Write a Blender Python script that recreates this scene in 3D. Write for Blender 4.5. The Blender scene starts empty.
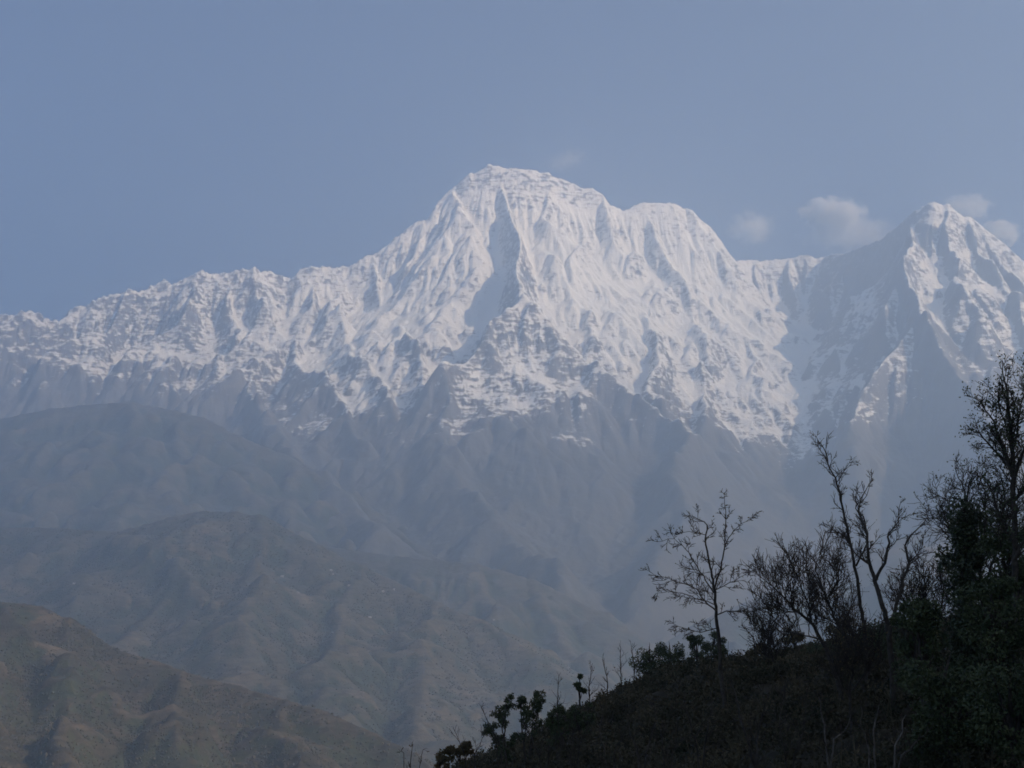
import bpy, bmesh, math, random
import numpy as np
from mathutils import Vector

# ------------------------------------------------------------------ camera, sky, sun, exposure
SC = bpy.context.scene
COL = SC.collection
F_PX, W, H = 1407.0, 1024, 768
PITCH = math.radians(13.0)
cam_d = bpy.data.cameras.new('camera')
cam = bpy.data.objects.new('camera', cam_d)
COL.objects.link(cam)
cam.location = (0, 0, 0)
cam.rotation_euler = (math.radians(90) + PITCH, 0, 0)
cam_d.sensor_width = 36.0
cam_d.lens = 36.0 * F_PX / W
cam_d.clip_start = 0.5
cam_d.clip_end = 60000
SC.camera = cam

SUN_EL = math.radians(27)
SUN_AZ = math.radians(124) # clockwise from +Y (the way the camera looks): right and a little behind
sun_dir = Vector((math.sin(SUN_AZ) * math.cos(SUN_EL), math.cos(SUN_AZ) * math.cos(SUN_EL), math.sin(SUN_EL)))
sun_d = bpy.data.lights.new('sun', 'SUN')
sun_d.energy = 5.0
sun_d.angle = math.radians(0.5)
sun_d.color = (1.0, 0.735, 0.47) 
sun = bpy.data.objects.new('sun', sun_d)
COL.objects.link(sun)
sun.rotation_euler = sun_dir.to_track_quat('Z', 'Y').to_euler()

wd = bpy.data.worlds.new('World')
SC.world = wd
wd.use_nodes = True
nt = wd.node_tree
nt.nodes.clear()
sky = nt.nodes.new('ShaderNodeTexSky')
sky.sky_type = 'NISHITA'
sky.sun_disc = False
sky.sun_elevation = SUN_EL
sky.sun_rotation = SUN_AZ
sky.altitude = 4000
sky.air_density = 1.0
sky.dust_density = 0.6
sky.ozone_density = 3.0
bg = nt.nodes.new('ShaderNodeBackground')
bg.inputs[1].default_value = 0.054
wo = nt.nodes.new('ShaderNodeOutputWorld')
nt.links.new(sky.outputs[0], bg.inputs[0])
nt.links.new(bg.outputs[0], wo.inputs[0])

SC.view_settings.view_transform = 'Standard'
SC.view_settings.look = 'None'
SC.view_settings.exposure = 1.02 
SC.view_settings.gamma = 1.0
SC.render.engine = 'CYCLES'
cy = SC.cycles
cy.use_denoising = True
cy.max_bounces = 8 
cy.diffuse_bounces = 2
cy.glossy_bounces = 1
cy.transparent_max_bounces = 8
cy.volume_bounces = 6 
cy.pixel_filter_type = 'BLACKMAN_HARRIS'
cy.filter_width = 1.7 

HAZE_ON = True
HAZE_DENSITY = 0.000132 
HAZE_COLOR = (0.618, 0.782, 1.0) 
HAZE_G = 0.58 

# ------------------------------------------------------------------ helpers
def tag(o, label=None, cat=None, group=None, kind=None):
    if label: o['label'] = label
    if cat: o['category'] = cat
    if group: o['group'] = group
    if kind: o['kind'] = kind
    return o

def at(px, py, Y):
    """world point at forward distance Y seen in the direction of photo pixel (px, py)"""
    dx, dy = (px - 512) / F_PX, (384 - py) / F_PX
    c, s = math.cos(PITCH), math.sin(PITCH)
    v = Vector((dx, c - dy * s, s + dy * c))
    return v * (Y / v.y)

class MB:
    """collects raw geometry and links it as one mesh object"""
    def __init__(self):
        self.v, self.f, self.n = [], [], 0
    def add(self, verts, faces):
        verts = np.asarray(verts, dtype=np.float32).reshape(-1, 3)
        faces = np.asarray(faces, dtype=np.int64)
        self.v.append(verts); self.f.append(faces + self.n); self.n += len(verts)
    def build(self, name, mat, parent=None, smooth=True):
        V = np.concatenate(self.v)
        me = mesh_from(name, V, self.f, smooth)
        me.materials.append(mat)
        o = bpy.data.objects.new(name, me)
        COL.objects.link(o)
        if parent is not None: o.parent = parent
        return o

def mesh_from(name, V, flist, smooth):
    me = bpy.data.meshes.new(name)
    me.vertices.add(len(V))
    me.vertices.foreach_set('co', np.ascontiguousarray(V, dtype=np.float32).ravel())
    loops = np.concatenate([f.ravel() for f in flist]).astype(np.int32)
    tot = np.concatenate([np.full(len(f), f.shape[1], dtype=np.int32) for f in flist])
    start = np.concatenate([[0], np.cumsum(tot)[:-1]]).astype(np.int32)
    me.loops.add(len(loops))
    me.loops.foreach_set('vertex_index', loops)
    me.polygons.add(len(tot))
    me.polygons.foreach_set('loop_start', start)
    me.polygons.foreach_set('loop_total', tot)
    me.polygons.foreach_set('use_smooth', np.full(len(tot), smooth, dtype=bool))
    me.update(calc_edges=True)
    return me

def empty(name, loc=(0, 0, 0)):
    o = bpy.data.objects.new(name, None)
    COL.objects.link(o)
    o.location = loc
    return o

# noise -----------------------------------------------------------
def _perm(seed):
    p = np.random.RandomState(seed).permutation(256)
    return np.concatenate([p, p, p])
_g = np.array([(math.cos(a), math.sin(a)) for a in np.linspace(0, 2 * math.pi, 17)[:-1]])

def perlin(x, y, seed=0):
    p = _perm(seed)
    xi, yi = np.floor(x).astype(np.int64), np.floor(y).astype(np.int64)
    xf, yf = x - xi, y - yi
    xi &= 255; yi &= 255
    u = xf * xf * xf * (xf * (xf * 6 - 15) + 10)
    v = yf * yf * yf * (yf * (yf * 6 - 15) + 10)
    def gr(ix, iy, fx, fy):
        g = _g[p[p[ix] + iy] & 15]
        return g[..., 0] * fx + g[..., 1] * fy
    a = gr(xi, yi, xf, yf); b = gr(xi + 1, yi, xf - 1, yf)
    c = gr(xi, yi + 1, xf, yf - 1); d = gr(xi + 1, yi + 1, xf - 1, yf - 1)
    return ((a + u * (b - a)) * (1 - v) + (c + u * (d - c)) * v) * 1.5

def fbm(x, y, oct=4, seed=0, gain=0.5):
    t, a = 0, 1.0
    for i in range(oct):
        t = t + a * perlin(x, y, seed + i); x, y = x * 2.03 + 7.3, y * 2.03 - 3.1; a *= gain
    return t

def ridged(x, y, oct=4, seed=0, gain=0.55):
    t, a, w = 0, 1.0, 1.0
    for i in range(oct):
        n = 1 - np.abs(perlin(x, y, seed + i)) * 1.6
        n = n * n * w
        w = np.clip(n * 1.6, 0, 1)
        t = t + a * n; x, y = x * 2.07 + 3.7, y * 2.07 + 9.1; a *= gain
    return t

# terrain ---------------------------------------------------------
def tents(X, Y, ridges, base=-900.0):
    """each ridge is (points, near slope, near width, far slope, warp): the ground falls away from its crest"""
    w1x, w1y = fbm(X / 900, Y / 900, 4, 11), fbm(X / 900, Y / 900, 4, 21)
    Hh = np.full(X.shape, float(base))
    for pts, a1, d1, a2, warp in ridges:
        xs, ys = X + warp * w1x, Y + warp * w1y
        for p, q in zip(pts[:-1], pts[1:]):
            ex, ey = q[0] - p[0], q[1] - p[1]
            t = np.clip(((xs - p[0]) * ex + (ys - p[1]) * ey) / (ex * ex + ey * ey + 1e-9), 0, 1)
            d = np.hypot(xs - p[0] - t * ex, ys - p[1] - t * ey)
            h = p[2] + t * (q[2] - p[2]) - np.where(d < d1, a1 * d, a1 * d1 + a2 * (d - d1))
            np.maximum(Hh, h, out=Hh)
    return Hh

def bil(h, x, y):
    ny, nx = h.shape
    xi = np.clip(x.astype(np.int64), 0, nx - 2); yi = np.clip(y.astype(np.int64), 0, ny - 2)
    fx, fy = x - xi, y - yi
    k = yi * nx + xi
    r = h.ravel()
    return xi, yi, fx, fy, k, r[k], r[k + 1], r[k + nx], r[k + nx + 1]

def erode(h, cell, batches, n, steps, seed, er=0.12, dep=0.2, cap=0.30, inertia=0.25, weight=None):
    """rain drops carve gullies into the height field"""
    rs = np.random.RandomState(seed)
    h = h / cell
    ny, nx = h.shape
    for b in range(batches):
        x = rs.rand(n) * (nx - 3) + 1; y = rs.rand(n) * (ny - 3) + 1
        dx = np.zeros(n); dy = np.zeros(n); sed = np.zeros(n); wat = np.ones(n); vel = np.ones(n)
        for s in range(steps):
            xi, yi, fx, fy, k, a, bb, c, d = bil(h, x, y)
            gx = (bb - a) * (1 - fy) + (d - c) * fy
            gy = (c - a) * (1 - fx) + (d - bb) * fx
            h0 = a * (1 - fx) * (1 - fy) + bb * fx * (1 - fy) + c * (1 - fx) * fy + d * fx * fy
            dx = dx * inertia - gx * (1 - inertia); dy = dy * inertia - gy * (1 - inertia)
            l = np.hypot(dx, dy) + 1e-9
            dx /= l; dy /= l
            x2 = np.clip(x + dx, 1, nx - 2.01); y2 = np.clip(y + dy, 1, ny - 2.01)
            _, _, fx2, fy2, _, a2, b2, c2, d2 = bil(h, x2, y2)
            h1 = a2 * (1 - fx2) * (1 - fy2) + b2 * fx2 * (1 - fy2) + c2 * (1 - fx2) * fy2 + d2 * fx2 * fy2
            dh = h1 - h0
            capy = np.maximum(-dh, 0.01) * vel * wat * cap
            up = dh > 0
            over = sed > capy
            depo = np.where(up, np.minimum(dh, sed), np.where(over, (sed - capy) * dep, 0))
            ero = np.where(~up & ~over, np.minimum((capy - sed) * er, -dh), 0)
            ch = depo - ero
            if weight is not None: ch = ch * weight.ravel()[k]
            sed = sed - ch
            ww = [(1 - fx) * (1 - fy), fx * (1 - fy), (1 - fx) * fy, fx * fy]
            acc = np.bincount(np.concatenate([k, k + 1, k + nx, k + nx + 1]),
                              np.concatenate([ch * q for q in ww]), minlength=nx * ny)
            h += np.clip(acc, -0.12, 0.12).reshape(ny, nx)
            vel = np.sqrt(np.clip(vel * vel - dh * 0.5, 0.05, 9)); wat *= 0.985
            x, y = x2, y2
    return h * cell

def blur(h, k=1):
    for _ in range(k):
        p = np.pad(h, 1, mode='edge')
        h = (p[1:-1, 1:-1] * 4 + (p[:-2, 1:-1] + p[2:, 1:-1] + p[1:-1, :-2] + p[1:-1, 2:]) * 2
             + p[:-2, :-2] + p[:-2, 2:] + p[2:, :-2] + p[2:, 2:]) / 16
    return h

def upsample2(h):
    ny, nx = h.shape
    o = np.zeros((ny * 2 - 1, nx * 2 - 1))
    o[::2, ::2] = h
    o[1::2, ::2] = (h[1:] + h[:-1]) / 2
    o[:, 1::2] = (o[:, 2::2] + o[:, :-2:2]) / 2
    return o

def grid_xy(x0, x1, y0, y1, cell):
    xs = np.arange(x0, x1 + cell * .5, cell); ys = np.arange(y0, y1 + cell * .5, cell)
    return np.meshgrid(xs, ys)

def grid_object(name, X, Y, Z, mat, attrs=None, keep=None):
    ny, nx = Z.shape
    idx = np.arange(nx * ny).reshape(ny, nx)
    f = np.stack([idx[:-1, :-1], idx[:-1, 1:], idx[1:, 1:], idx[1:, :-1]], -1).reshape(-1, 4)
    V = np.stack([X, Y, Z], -1).reshape(-1, 3)
    if keep is not None:
        k = keep.ravel()
        f = f[k[f].any(1)]
        used = np.zeros(len(V), bool); used[f.ravel()] = True
        remap = np.cumsum(used) - 1
        f = remap[f]; V = V[used]
    else:
        used = np.ones(len(V), bool)
    me = mesh_from(name, V, [f], True)
    for nm, arr in (attrs or {}).items():
        at_ = me.attributes.new(nm, 'FLOAT', 'POINT')
        at_.data.foreach_set('value', np.ascontiguousarray(arr.ravel()[used], dtype=np.float32))
    me.materials.append(mat)
    o = bpy.data.objects.new(name, me)
    COL.objects.link(o)
    o['kind'] = 'structure'
    return o

def K(*pts):
    """ridge crest from (photo x, photo y, distance in km) triples"""
    return [tuple(at(px, py, d * 1000)) for px, py, d in pts]

def slope_n(Z, cell):
    gy, gx = np.gradient(Z, cell)
    return 1 / np.sqrt(1 + gx * gx + gy * gy), gx, gy

def sstep(a, b, x):
    t = np.clip((x - a) / (b - a), 0, 1)
    return t * t * (3 - 2 * t)

# materials -------------------------------------------------------
class NT:
    def __init__(self, name):
        self.m = bpy.data.materials.new(name); self.m.use_nodes = True
        self.t = self.m.node_tree; self.t.nodes.clear()
        self.out = self.n('OutputMaterial')
    def n(self, ty, **kw):
        o = self.t.nodes.new('ShaderNode' + ty)
        for k, v in kw.items(): setattr(o, k, v)
        return o
    def l(self, a, b): self.t.links.new(a, b)
    def bsdf(self, rough=0.9, spec=0.2):
        b = self.n('BsdfPrincipled'); b.inputs['Roughness'].default_value = rough
        b.inputs['Specular IOR Level'].default_value = spec
        self.l(b.outputs[0], self.out.inputs[0]); return b
    def noise(self, scale, detail=4, rough=0.55, co=None, dist=0):
        t = self.n('TexNoise'); t.inputs['Scale'].default_value = scale; t.inputs['Detail'].default_value = detail
        t.inputs['Roughness'].default_value = rough; t.inputs['Distortion'].default_value = dist
        if co is not None: self.l(co, t.inputs['Vector'])
        return t.outputs[0]
    def ramp(self, fac, stops):
        r = self.n('ValToRGB'); e = r.color_ramp.elements
        while len(e) < len(stops): e.new(0.5)
        for q, (p, c) in zip(e, stops):
            q.position = p; q.color = (*c, 1) if len(c) == 3 else c
        self.l(fac, r.inputs[0]); return r.outputs[0]
    def mix(self, fac, a, b):
        m = self.n('Mix', data_type='RGBA')
        if isinstance(fac, float): m.inputs[0].default_value = fac
        else: self.l(fac, m.inputs[0])
        for s, v in ((m.inputs[6], a), (m.inputs[7], b)):
            if isinstance(v, tuple): s.default_value = (*v, 1)
            else: self.l(v, s)
        return m.outputs[2]
    def bump(self, h, dist, strength=1.0):
        b = self.n('Bump'); b.inputs['Distance'].default_value = dist; b.inputs['Strength'].default_value = strength
        self.l(h, b.inputs['Height']); return b.outputs[0]
    def math(self, op, a, b=0.0):
        m = self.n('Math', operation=op)
        for s, v in ((m.inputs[0], a), (m.inputs[1], b)):
            if isinstance(v, (int, float)): s.default_value = v
            else: self.l(v, s)
        return m.outputs[0]
    def pos(self): return self.n('NewGeometry').outputs['Position']
    def attr(self, nm):
        a = self.n('Attribute'); a.attribute_name = nm; return a.outputs['Fac']

def mat_simple(name, stops, scale, rough=0.9, spec=0.2, detail=3):
    t = NT(name); b = t.bsdf(rough, spec)
    t.l(t.ramp(t.noise(scale, detail, co=t.pos()), stops), b.inputs['Base Color'])
    return t.m

def mat_mountain():
    t = NT('snow_and_rock'); b = t.bsdf(0.75, 0.25)
    p = t.pos()
    rock = t.ramp(t.noise(0.006, 8, 0.7, p), [(0.3, (0.085, 0.083, 0.085)), (0.55, (0.16, 0.153, 0.15)), (0.75, (0.25, 0.235, 0.22))])
    forest = t.ramp(t.noise(0.004, 8, 0.65, p), [(0.3, (0.065, 0.064, 0.055)), (0.5, (0.09, 0.085, 0.075)), (0.72, (0.12, 0.11, 0.097))])
    snow = t.ramp(t.noise(0.003, 4, 0.5, p), [(0.3, (0.89, 0.88, 0.86)), (0.7, (0.94, 0.92, 0.88))])
    lo = t.mix(t.attr('forest'), rock, forest)
    # wind-blown snow lies in flecks and ledges wherever the cover is broken
    fl = t.math('MULTIPLY', t.math('SUBTRACT', t.noise(0.02, 6, 0.72, p), 0.5), 3.2)
    mp = t.n('Mapping'); mp.inputs['Rotation'].default_value = (0, 0.45, 0); mp.inputs['Scale'].default_value = (0.006, 0.02, 0.05); t.l(p, mp.inputs[0])
    le = t.math('MULTIPLY', t.math('SUBTRACT', t.noise(1.0, 5, 0.65, mp.outputs[0]), 0.5), 1.8)
    cover = t.ramp(t.math('ADD', t.attr('snow'), t.math('ADD', fl, le)), [(0.34, (0, 0, 0)), (0.66, (1, 1, 1))])
    t.l(t.mix(cover, lo, snow), b.inputs['Base Color'])
    t.l(t.bump(t.noise(0.02, 6, 0.65, p), 14.0, 0.7), b.inputs['Normal'])
    return t.m

def mat_hill(name, stops, terr, sc=0.004, tree=0.05, bd=6.0):
    """dry terraced fields and scrub with darker woods along the gullies"""
    t = NT(name); b = t.bsdf(0.95, 0.1)
    p = t.pos()
    base = t.ramp(t.noise(sc, 9, 0.68, p), stops)
    wood = t.ramp(t.noise(tree, 4, 0.6, p), [(0.35, (0.022, 0.030, 0.018)), (0.65, (0.055, 0.06, 0.032))])
    fac = t.math('ADD', t.attr('forest'), t.math('MULTIPLY', t.math('SUBTRACT', t.noise(sc * 3, 7, 0.7, p), 0.5), 1.6))
    fac = t.ramp(fac, [(0.42, (0, 0, 0)), (0.58, (1, 1, 1))])
    field = t.ramp(t.noise(sc * 5, 5, 0.75, p), [(0.3, (0.55, 0.55, 0.55)), (0.7, (1.25, 1.2, 1.1))])
    mm = t.n('Mix', data_type='RGBA', blend_type='MULTIPLY'); mm.inputs[0].default_value = 1.0
    t.l(base, mm.inputs[6]); t.l(field, mm.inputs[7])
    # terrace walls: thin darker lines that follow the contours
    sx = t.n('SeparateXYZ'); t.l(p, sx.inputs[0])
    z = t.math('ADD', t.math('DIVIDE', sx.outputs[2], terr), t.math('MULTIPLY', t.noise(sc * 2, 3, 0.5, p), 3.0))
    ln = t.ramp(t.math('FRACT', z), [(0.0, (1, 1, 1)), (0.62, (1, 1, 1)), (0.8, (0.55, 0.52, 0.48)), (1.0, (0.9, 0.9, 0.9))])
    m2 = t.n('Mix', data_type='RGBA', blend_type='MULTIPLY'); m2.inputs[0].default_value = 0.8
    t.l(mm.outputs[2], m2.inputs[6]); t.l(ln, m2.inputs[7])
    t.l(t.mix(fac, m2.outputs[2], wood), b.inputs['Base Color'])
    t.l(t.bump(t.noise(tree, 5, 0.7, p), bd, 1.0), b.inputs['Normal'])
    return t.m
# ------------------------------------------------------------------ the snow massif
def build_massif():
    S = []
    sky_pts = [(-330, 352, 12.0), (-200, 338, 12.1), (-100, 326, 12.3), (0, 316, 12.5), (20, 311, 12.55), (45, 314, 12.6), (62, 318, 12.65), (75, 305, 12.65),
               (90, 299, 12.65), (110, 297, 12.7), (130, 290, 12.7), (160, 281, 12.8), (190, 277, 12.8), (200, 267, 12.75), (215, 271, 12.8),
               (235, 268, 12.8), (255, 263, 12.8), (270, 270, 12.9), (290, 276, 12.95), (310, 266, 12.95), (345, 262, 13.05), (375, 250, 13.15),
               (405, 232, 13.3), (428, 219, 13.42), (434, 202, 13.45), (450, 186, 13.5), (470, 169, 13.5), (490, 163, 13.5), (520, 165, 13.5),
               (548, 168, 13.55), (570, 178, 13.6), (600, 190, 13.65), (622, 202, 13.7), (645, 201, 13.75), (670, 200, 13.8), (690, 208, 13.85),
               (708, 224, 13.9), (720, 243, 14.0), (732, 258, 14.1), (760, 259, 14.2), (790, 256, 14.2), (825, 254, 14.1), (850, 249, 13.5)]
    hi_pts = [(850, 249, 13.5), (880, 237, 13.0), (903, 216, 12.7), (918, 206, 12.55), (930, 198.5, 12.5), (946, 205, 12.5), (975, 218, 12.5),
              (1000, 238, 12.45), (1024, 257, 12.4), (1100, 300, 12.3), (1250, 350, 12.2), (1400, 380, 12.2)]
    # the summit block stands on the face with a short cliff all round it
    low = lambda p: (p[0], p[1], p[2] - 135 * float(np.interp(px_of(p), [430, 436, 590, 640], [0, 1, 1, 0])))
    px_of = lambda p: 512 + F_PX * p[0] / (p[1] * math.cos(PITCH) + p[2] * math.sin(PITCH))
    cap = [q for q in sky_pts if 433 <= q[0] <= 600]
    B = [([low(p) for p in K(*sky_pts)], 1.55, 800, 0.80, 25), (K(*cap), 2.7, 400, 1.1, 25), (K(*hi_pts[:5]), 2.1, 650, 1.1, 25), (K(*hi_pts[4:]), 1.5, 600, 0.98, 25)]
    S = list(B)
    def Kp(pts):
        """spur crests: (photo x, photo y, metres the spur stands out from the plain face)"""
        out = []
        Ys = np.arange(6000, 15000, 25.0)
        for px, py, pr in pts:
            u = at(px, py, 1.0)
            bz = tents(Ys * u[0], Ys, [(r[0], r[1], r[2], r[3], 0) for r in B])
            hit = np.nonzero(bz >= Ys * u[2])[0]
            out.append(tuple(at(px, py, (Ys[hit[0]] if len(hit) else 14000) - pr * 1.5)))
        return out
    sp = lambda *p: S.append((Kp(p), 1.5, 260, 0.95, 130))
    # spurs on the main face
    S.append((Kp(((500, 180, 0), (510, 203, 130), (521, 240, 430), (517, 294, 680))), 2.3, 380, 1.1, 60))
    sp((517, 294, 720), (490, 328, 600), (456, 366, 430), (430, 400, 220))
    sp((517, 294, 720), (545, 332, 560), (575, 352, 418), (620, 378, 363), (690, 432, 330))
    sp((450, 187, 0), (468, 207, 78), (457, 240, 98))
    sp((436, 201, 0), (425, 240, 143), (400, 275, 214), (398, 315, 221), (420, 358, 169), (445, 405, 98))
    sp((375, 251, 0), (372, 290, 126), (385, 325, 112))
    sp((345, 263, 0), (335, 305, 182), (352, 345, 210), (395, 392, 182), (430, 430, 105))
    sp((310, 267, 0), (312, 300, 119), (300, 330, 126))
    sp((255, 264, 0), (262, 295, 168), (285, 335, 231), (330, 385, 231), (370, 430, 175))
    sp((235, 269, 0), (222, 312, 168), (240, 360, 231), (270, 410, 231))
    sp((200, 268, 0), (172, 312, 182), (130, 348, 231), (140, 390, 231))
    sp((130, 291, 0), (105, 325, 168), (50, 352, 231), (20, 390, 231))
    sp((75, 306, 0), (35, 335, 154), (-20, 360, 196))
    sp((20, 312, 0), (-30, 340, 154), (-80, 370, 196))
    sp((548, 169, 0), (560, 215, 104), (575, 255, 151), (592, 300, 170), (590, 340, 144))
    sp((600, 191, 0), (622, 240, 151), (640, 290, 215), (655, 340, 248), (650, 405, 248))
    sp((645, 202, 0), (668, 258, 144), (690, 305, 183), (712, 355, 196), (700, 410, 170))
    sp((690, 209, 0), (718, 258, 110), (742, 300, 130), (755, 345, 130), (740, 390, 99))
    sp((760, 260, 0), (768, 300, 84), (775, 335, 99))
    sp((795, 257, 0), (800, 290, 78))
    # the second peak: its dark west side, then lit ribs
    S.append((Kp(((922, 203, 0), (910, 228, 200), (906, 262, 350), (922, 305, 450), (954, 362, 560), (1000, 432, 680), (1040, 520, 760))), 2.0, 700, 1.15, 80))
    # short ribs on its west side
    S.append((Kp(((908, 250, 300), (893, 285, 330), (880, 312, 330))), 1.6, 200, 1.2, 60))
    S.append((Kp(((920, 300, 400), (895, 345, 420), (868, 385, 420), (850, 430, 420))), 1.4, 200, 1.2, 80))
    sp((940, 203, 0), (952, 245, 160), (958, 285, 230), (975, 320, 300))
    sp((968, 215, 0), (1000, 275, 260), (1030, 335, 380))
    sp((1000, 239, 0), (1050, 310, 300), (1090, 380, 400))
    sp((1100, 301, 0), (1160, 380, 300), (1190, 460, 400))
    # lower foot slopes
    lo = lambda *p: S.append((Kp(p), 1.0, 400, 0.8, 120))
    lo((430, 430, 150), (480, 490, 450), (560, 560, 700))
    lo((270, 410, 330), (300, 450, 500), (380, 510, 700))
    lo((690, 432, 300), (680, 490, 500), (650, 560, 800))
    c = 20.0
    X, Y = grid_xy(-6300, 6500, 6600, 14900, c)
    Z = tents(X, Y, S, -500)
    raw = Z.copy()


    # how far below the skyline crest: detail fades out at the crest so that the outline stays
    dcre = np.full(X.shape, 1e9)
    for pts in (K(*sky_pts), K(*hi_pts)):
        for p, q in zip(pts[:-1], pts[1:]):
            ex, ey = q[0] - p[0], q[1] - p[1]
            t = np.clip(((X - p[0]) * ex + (Y - p[1]) * ey) / (ex * ex + ey * ey), 0, 1)
            np.minimum(dcre, np.hypot(X - p[0] - t * ex, Y - p[1] - t * ey), out=dcre)
    fade = 0.16 + 0.84 * sstep(0, 380, dcre)
    Z += fade * (ridged(X / 620, Y / 700, 5, 31) - 0.9) * 66
    Z += fade * fbm(X / 300, Y / 300, 4, 51) * 24
    Z = erode(Z, c, 26, 14000, 60, 5, weight=fade)
    Z = blur(Z, 1)
    Z = upsample2(Z); X = upsample2(X); Y = upsample2(Y); fade = upsample2(fade); dcre = upsample2(dcre)
    c /= 2
    # tilted rock strata: ledges that dip to the right
    st = Z + 0.26 * X + 0.1 * Y + fbm(X / 700, Y / 700, 3, 71) * 120
    per = 150.0
    s_ = (st / per) % 1.0
    lowf = sstep(4700, 3600, Z)
    Z += (0.25 + 0.75 * fade) * lowf * (sstep(0, 0.6, s_) - sstep(0.6, 1.0, s_) ) * 13 * (0.4 + fbm(X / 500, Y / 500, 3, 72))
    # fluted ice: fine ribs that run straight down the steep upper walls
    up_ = sstep(3700, 4500, Z)
    Z += (0.3 + 0.7 * fade) * (ridged(X / 120, Y / 420, 4, 81) - 0.8) * (2 + 5 * up_)
    Z += fade * (1 - up_) * ((ridged((X + 0.5 * Z) / 300, (Z - 0.4 * X) / 260, 4, 83) - 0.8) * 10 + fbm(X / 110, Y / 110, 3, 85) * 4)
    Z += (0.5 + 0.5 * fade) * fbm(X / 60, Y / 60, 3, 91) * 5
    Z = erode(Z, c, 20, 40000, 40, 9, weight=0.25 + 0.75 * fade)
    Z += sstep(260, 30, dcre) * (0.45 + 0.55 * sstep(-300, -1300, X)) * (fbm(X / 150, Y / 150, 4, 131, 0.65) * 44 - 8)
    nz, gx, gy = slope_n(Z, c)
    nzs, _, _ = slope_n(blur(Z, 4), c)
    k = sstep(1000, 2100, Z)
    Z = Z * k + blur(Z, 26) * (1 - k) + (1 - k) * (fbm(X / 70, Y / 70, 4, 141, 0.6) * 9 + (ridged(X / 260, Y / 260, 3, 151) - 0.8) * 16)
    cav = blur(Z, 10) - Z
    n1 = fbm(X / 420, Y / 420, 5, 101, 0.6); n2 = fbm(X / 90, Y / 90, 4, 111, 0.6)
    n3 = fbm((X * 0.94 + Z * 0.34) / 260, (Z * 0.94 - X * 0.34) / 60, 4, 121, 0.6)
    zz = Z + 190 - 560 * sstep(-700, -3000, X) - 480 * sstep(2500, 3400, X) + 150 * sstep(1000, 1700, X) * sstep(3000, 2300, X) + n1 * 130
    thr = np.interp(zz, [1900, 2150, 2450, 2800, 3300, 3900, 4600, 5300], [1.15, 0.80, 0.60, 0.52, 0.46, 0.40, 0.345, 0.29])
    thr = thr + sstep(-1200, -3800, X) * np.interp(Z, [3000, 4200], [0.06, 0.03])
    sn = (0.35 * nz + 0.65 * nzs) - thr + n1 * 0.10 * sstep(4600, 3300, Z) + (n2 * 0.02 + n3 * 0.03) * sstep(4300, 3000, Z) + np.clip(cav, -30, 30) * 0.0035 - 0.13 * sstep(60, 110, dcre) * sstep(330, 230, dcre) * sstep(-420, -250, X) * sstep(520, 300, X) * (0.5 + n3)
    sn = sn - 0.32 * sstep(1900, 2300, X) * sstep(0.45, 0.9, blur(gx, 3))  # steep west flank: snow thinned to rock, deepening its shade through colour
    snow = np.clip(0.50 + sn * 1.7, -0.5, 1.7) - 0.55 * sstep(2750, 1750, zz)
    fo = sstep(2200, 1600, Z + n1 * 260 + n2 * 80)
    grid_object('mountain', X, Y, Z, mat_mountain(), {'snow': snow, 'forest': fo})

build_massif()

# ------------------------------------------------------------------ foothills
STOP_FAR = [(0.32, (0.06, 0.063, 0.046)), (0.5, (0.10, 0.092, 0.066)), (0.68, (0.13, 0.11, 0.08))]
STOP_MID = [(0.32, (0.055, 0.058, 0.042)), (0.5, (0.095, 0.085, 0.06)), (0.66, (0.135, 0.112, 0.08))]
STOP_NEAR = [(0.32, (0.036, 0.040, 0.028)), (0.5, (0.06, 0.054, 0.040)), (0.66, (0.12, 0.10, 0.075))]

def hill(name, ridges, box, cell, mat, seed, amp, base=-800, batches=8, scale=1.0, keep_over=-790):
    X, Y = grid_xy(*box, cell)
    Z = tents(X, Y, ridges, base)
    raw = Z
    pts = ridges[0][0]
    dcre = np.full(X.shape, 1e9)
    for p, q in zip(pts[:-1], pts[1:]):
        ex, ey = q[0] - p[0], q[1] - p[1]
        t = np.clip(((X - p[0]) * ex + (Y - p[1]) * ey) / (ex * ex + ey * ey), 0, 1)
        np.minimum(dcre, np.hypot(X - p[0] - t * ex, Y - p[1] - t * ey), out=dcre)
    fade = 0.08 + 0.92 * sstep(10 * scale, 330 * scale, dcre)
    Z = Z + fade * ((ridged(X / (520 * scale), Y / (520 * scale), 4, seed) - 0.8) * amp * 0.8 + fbm(X / (160 * scale), Y / (160 * scale), 4, seed + 20) * amp * 0.3)
    Z = blur(Z, 2)
    Z = erode(Z, cell, batches, 9000, 60, seed + 40, weight=fade)
    Z = blur(Z, 1)
    cav = blur(Z, 12) - Z
    Z = Z + fbm(X / (cell * 5), Y / (cell * 5), 3, seed + 80, 0.6) * cell * 0.45
    nz, gx, gy = slope_n(Z, cell)
    n1 = fbm(X / (300 * scale), Y / (300 * scale), 4, seed + 60)
    fo = np.clip(0.42 + np.clip(cav / (amp * 0.14), -1, 1) * 0.30 + (0.80 - nz) * 0.5 + n1 * 0.16, 0, 1)
    return X, Y, Z, grid_object(name, X, Y, Z, mat, {'forest': fo}, keep=Z > keep_over)

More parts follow.
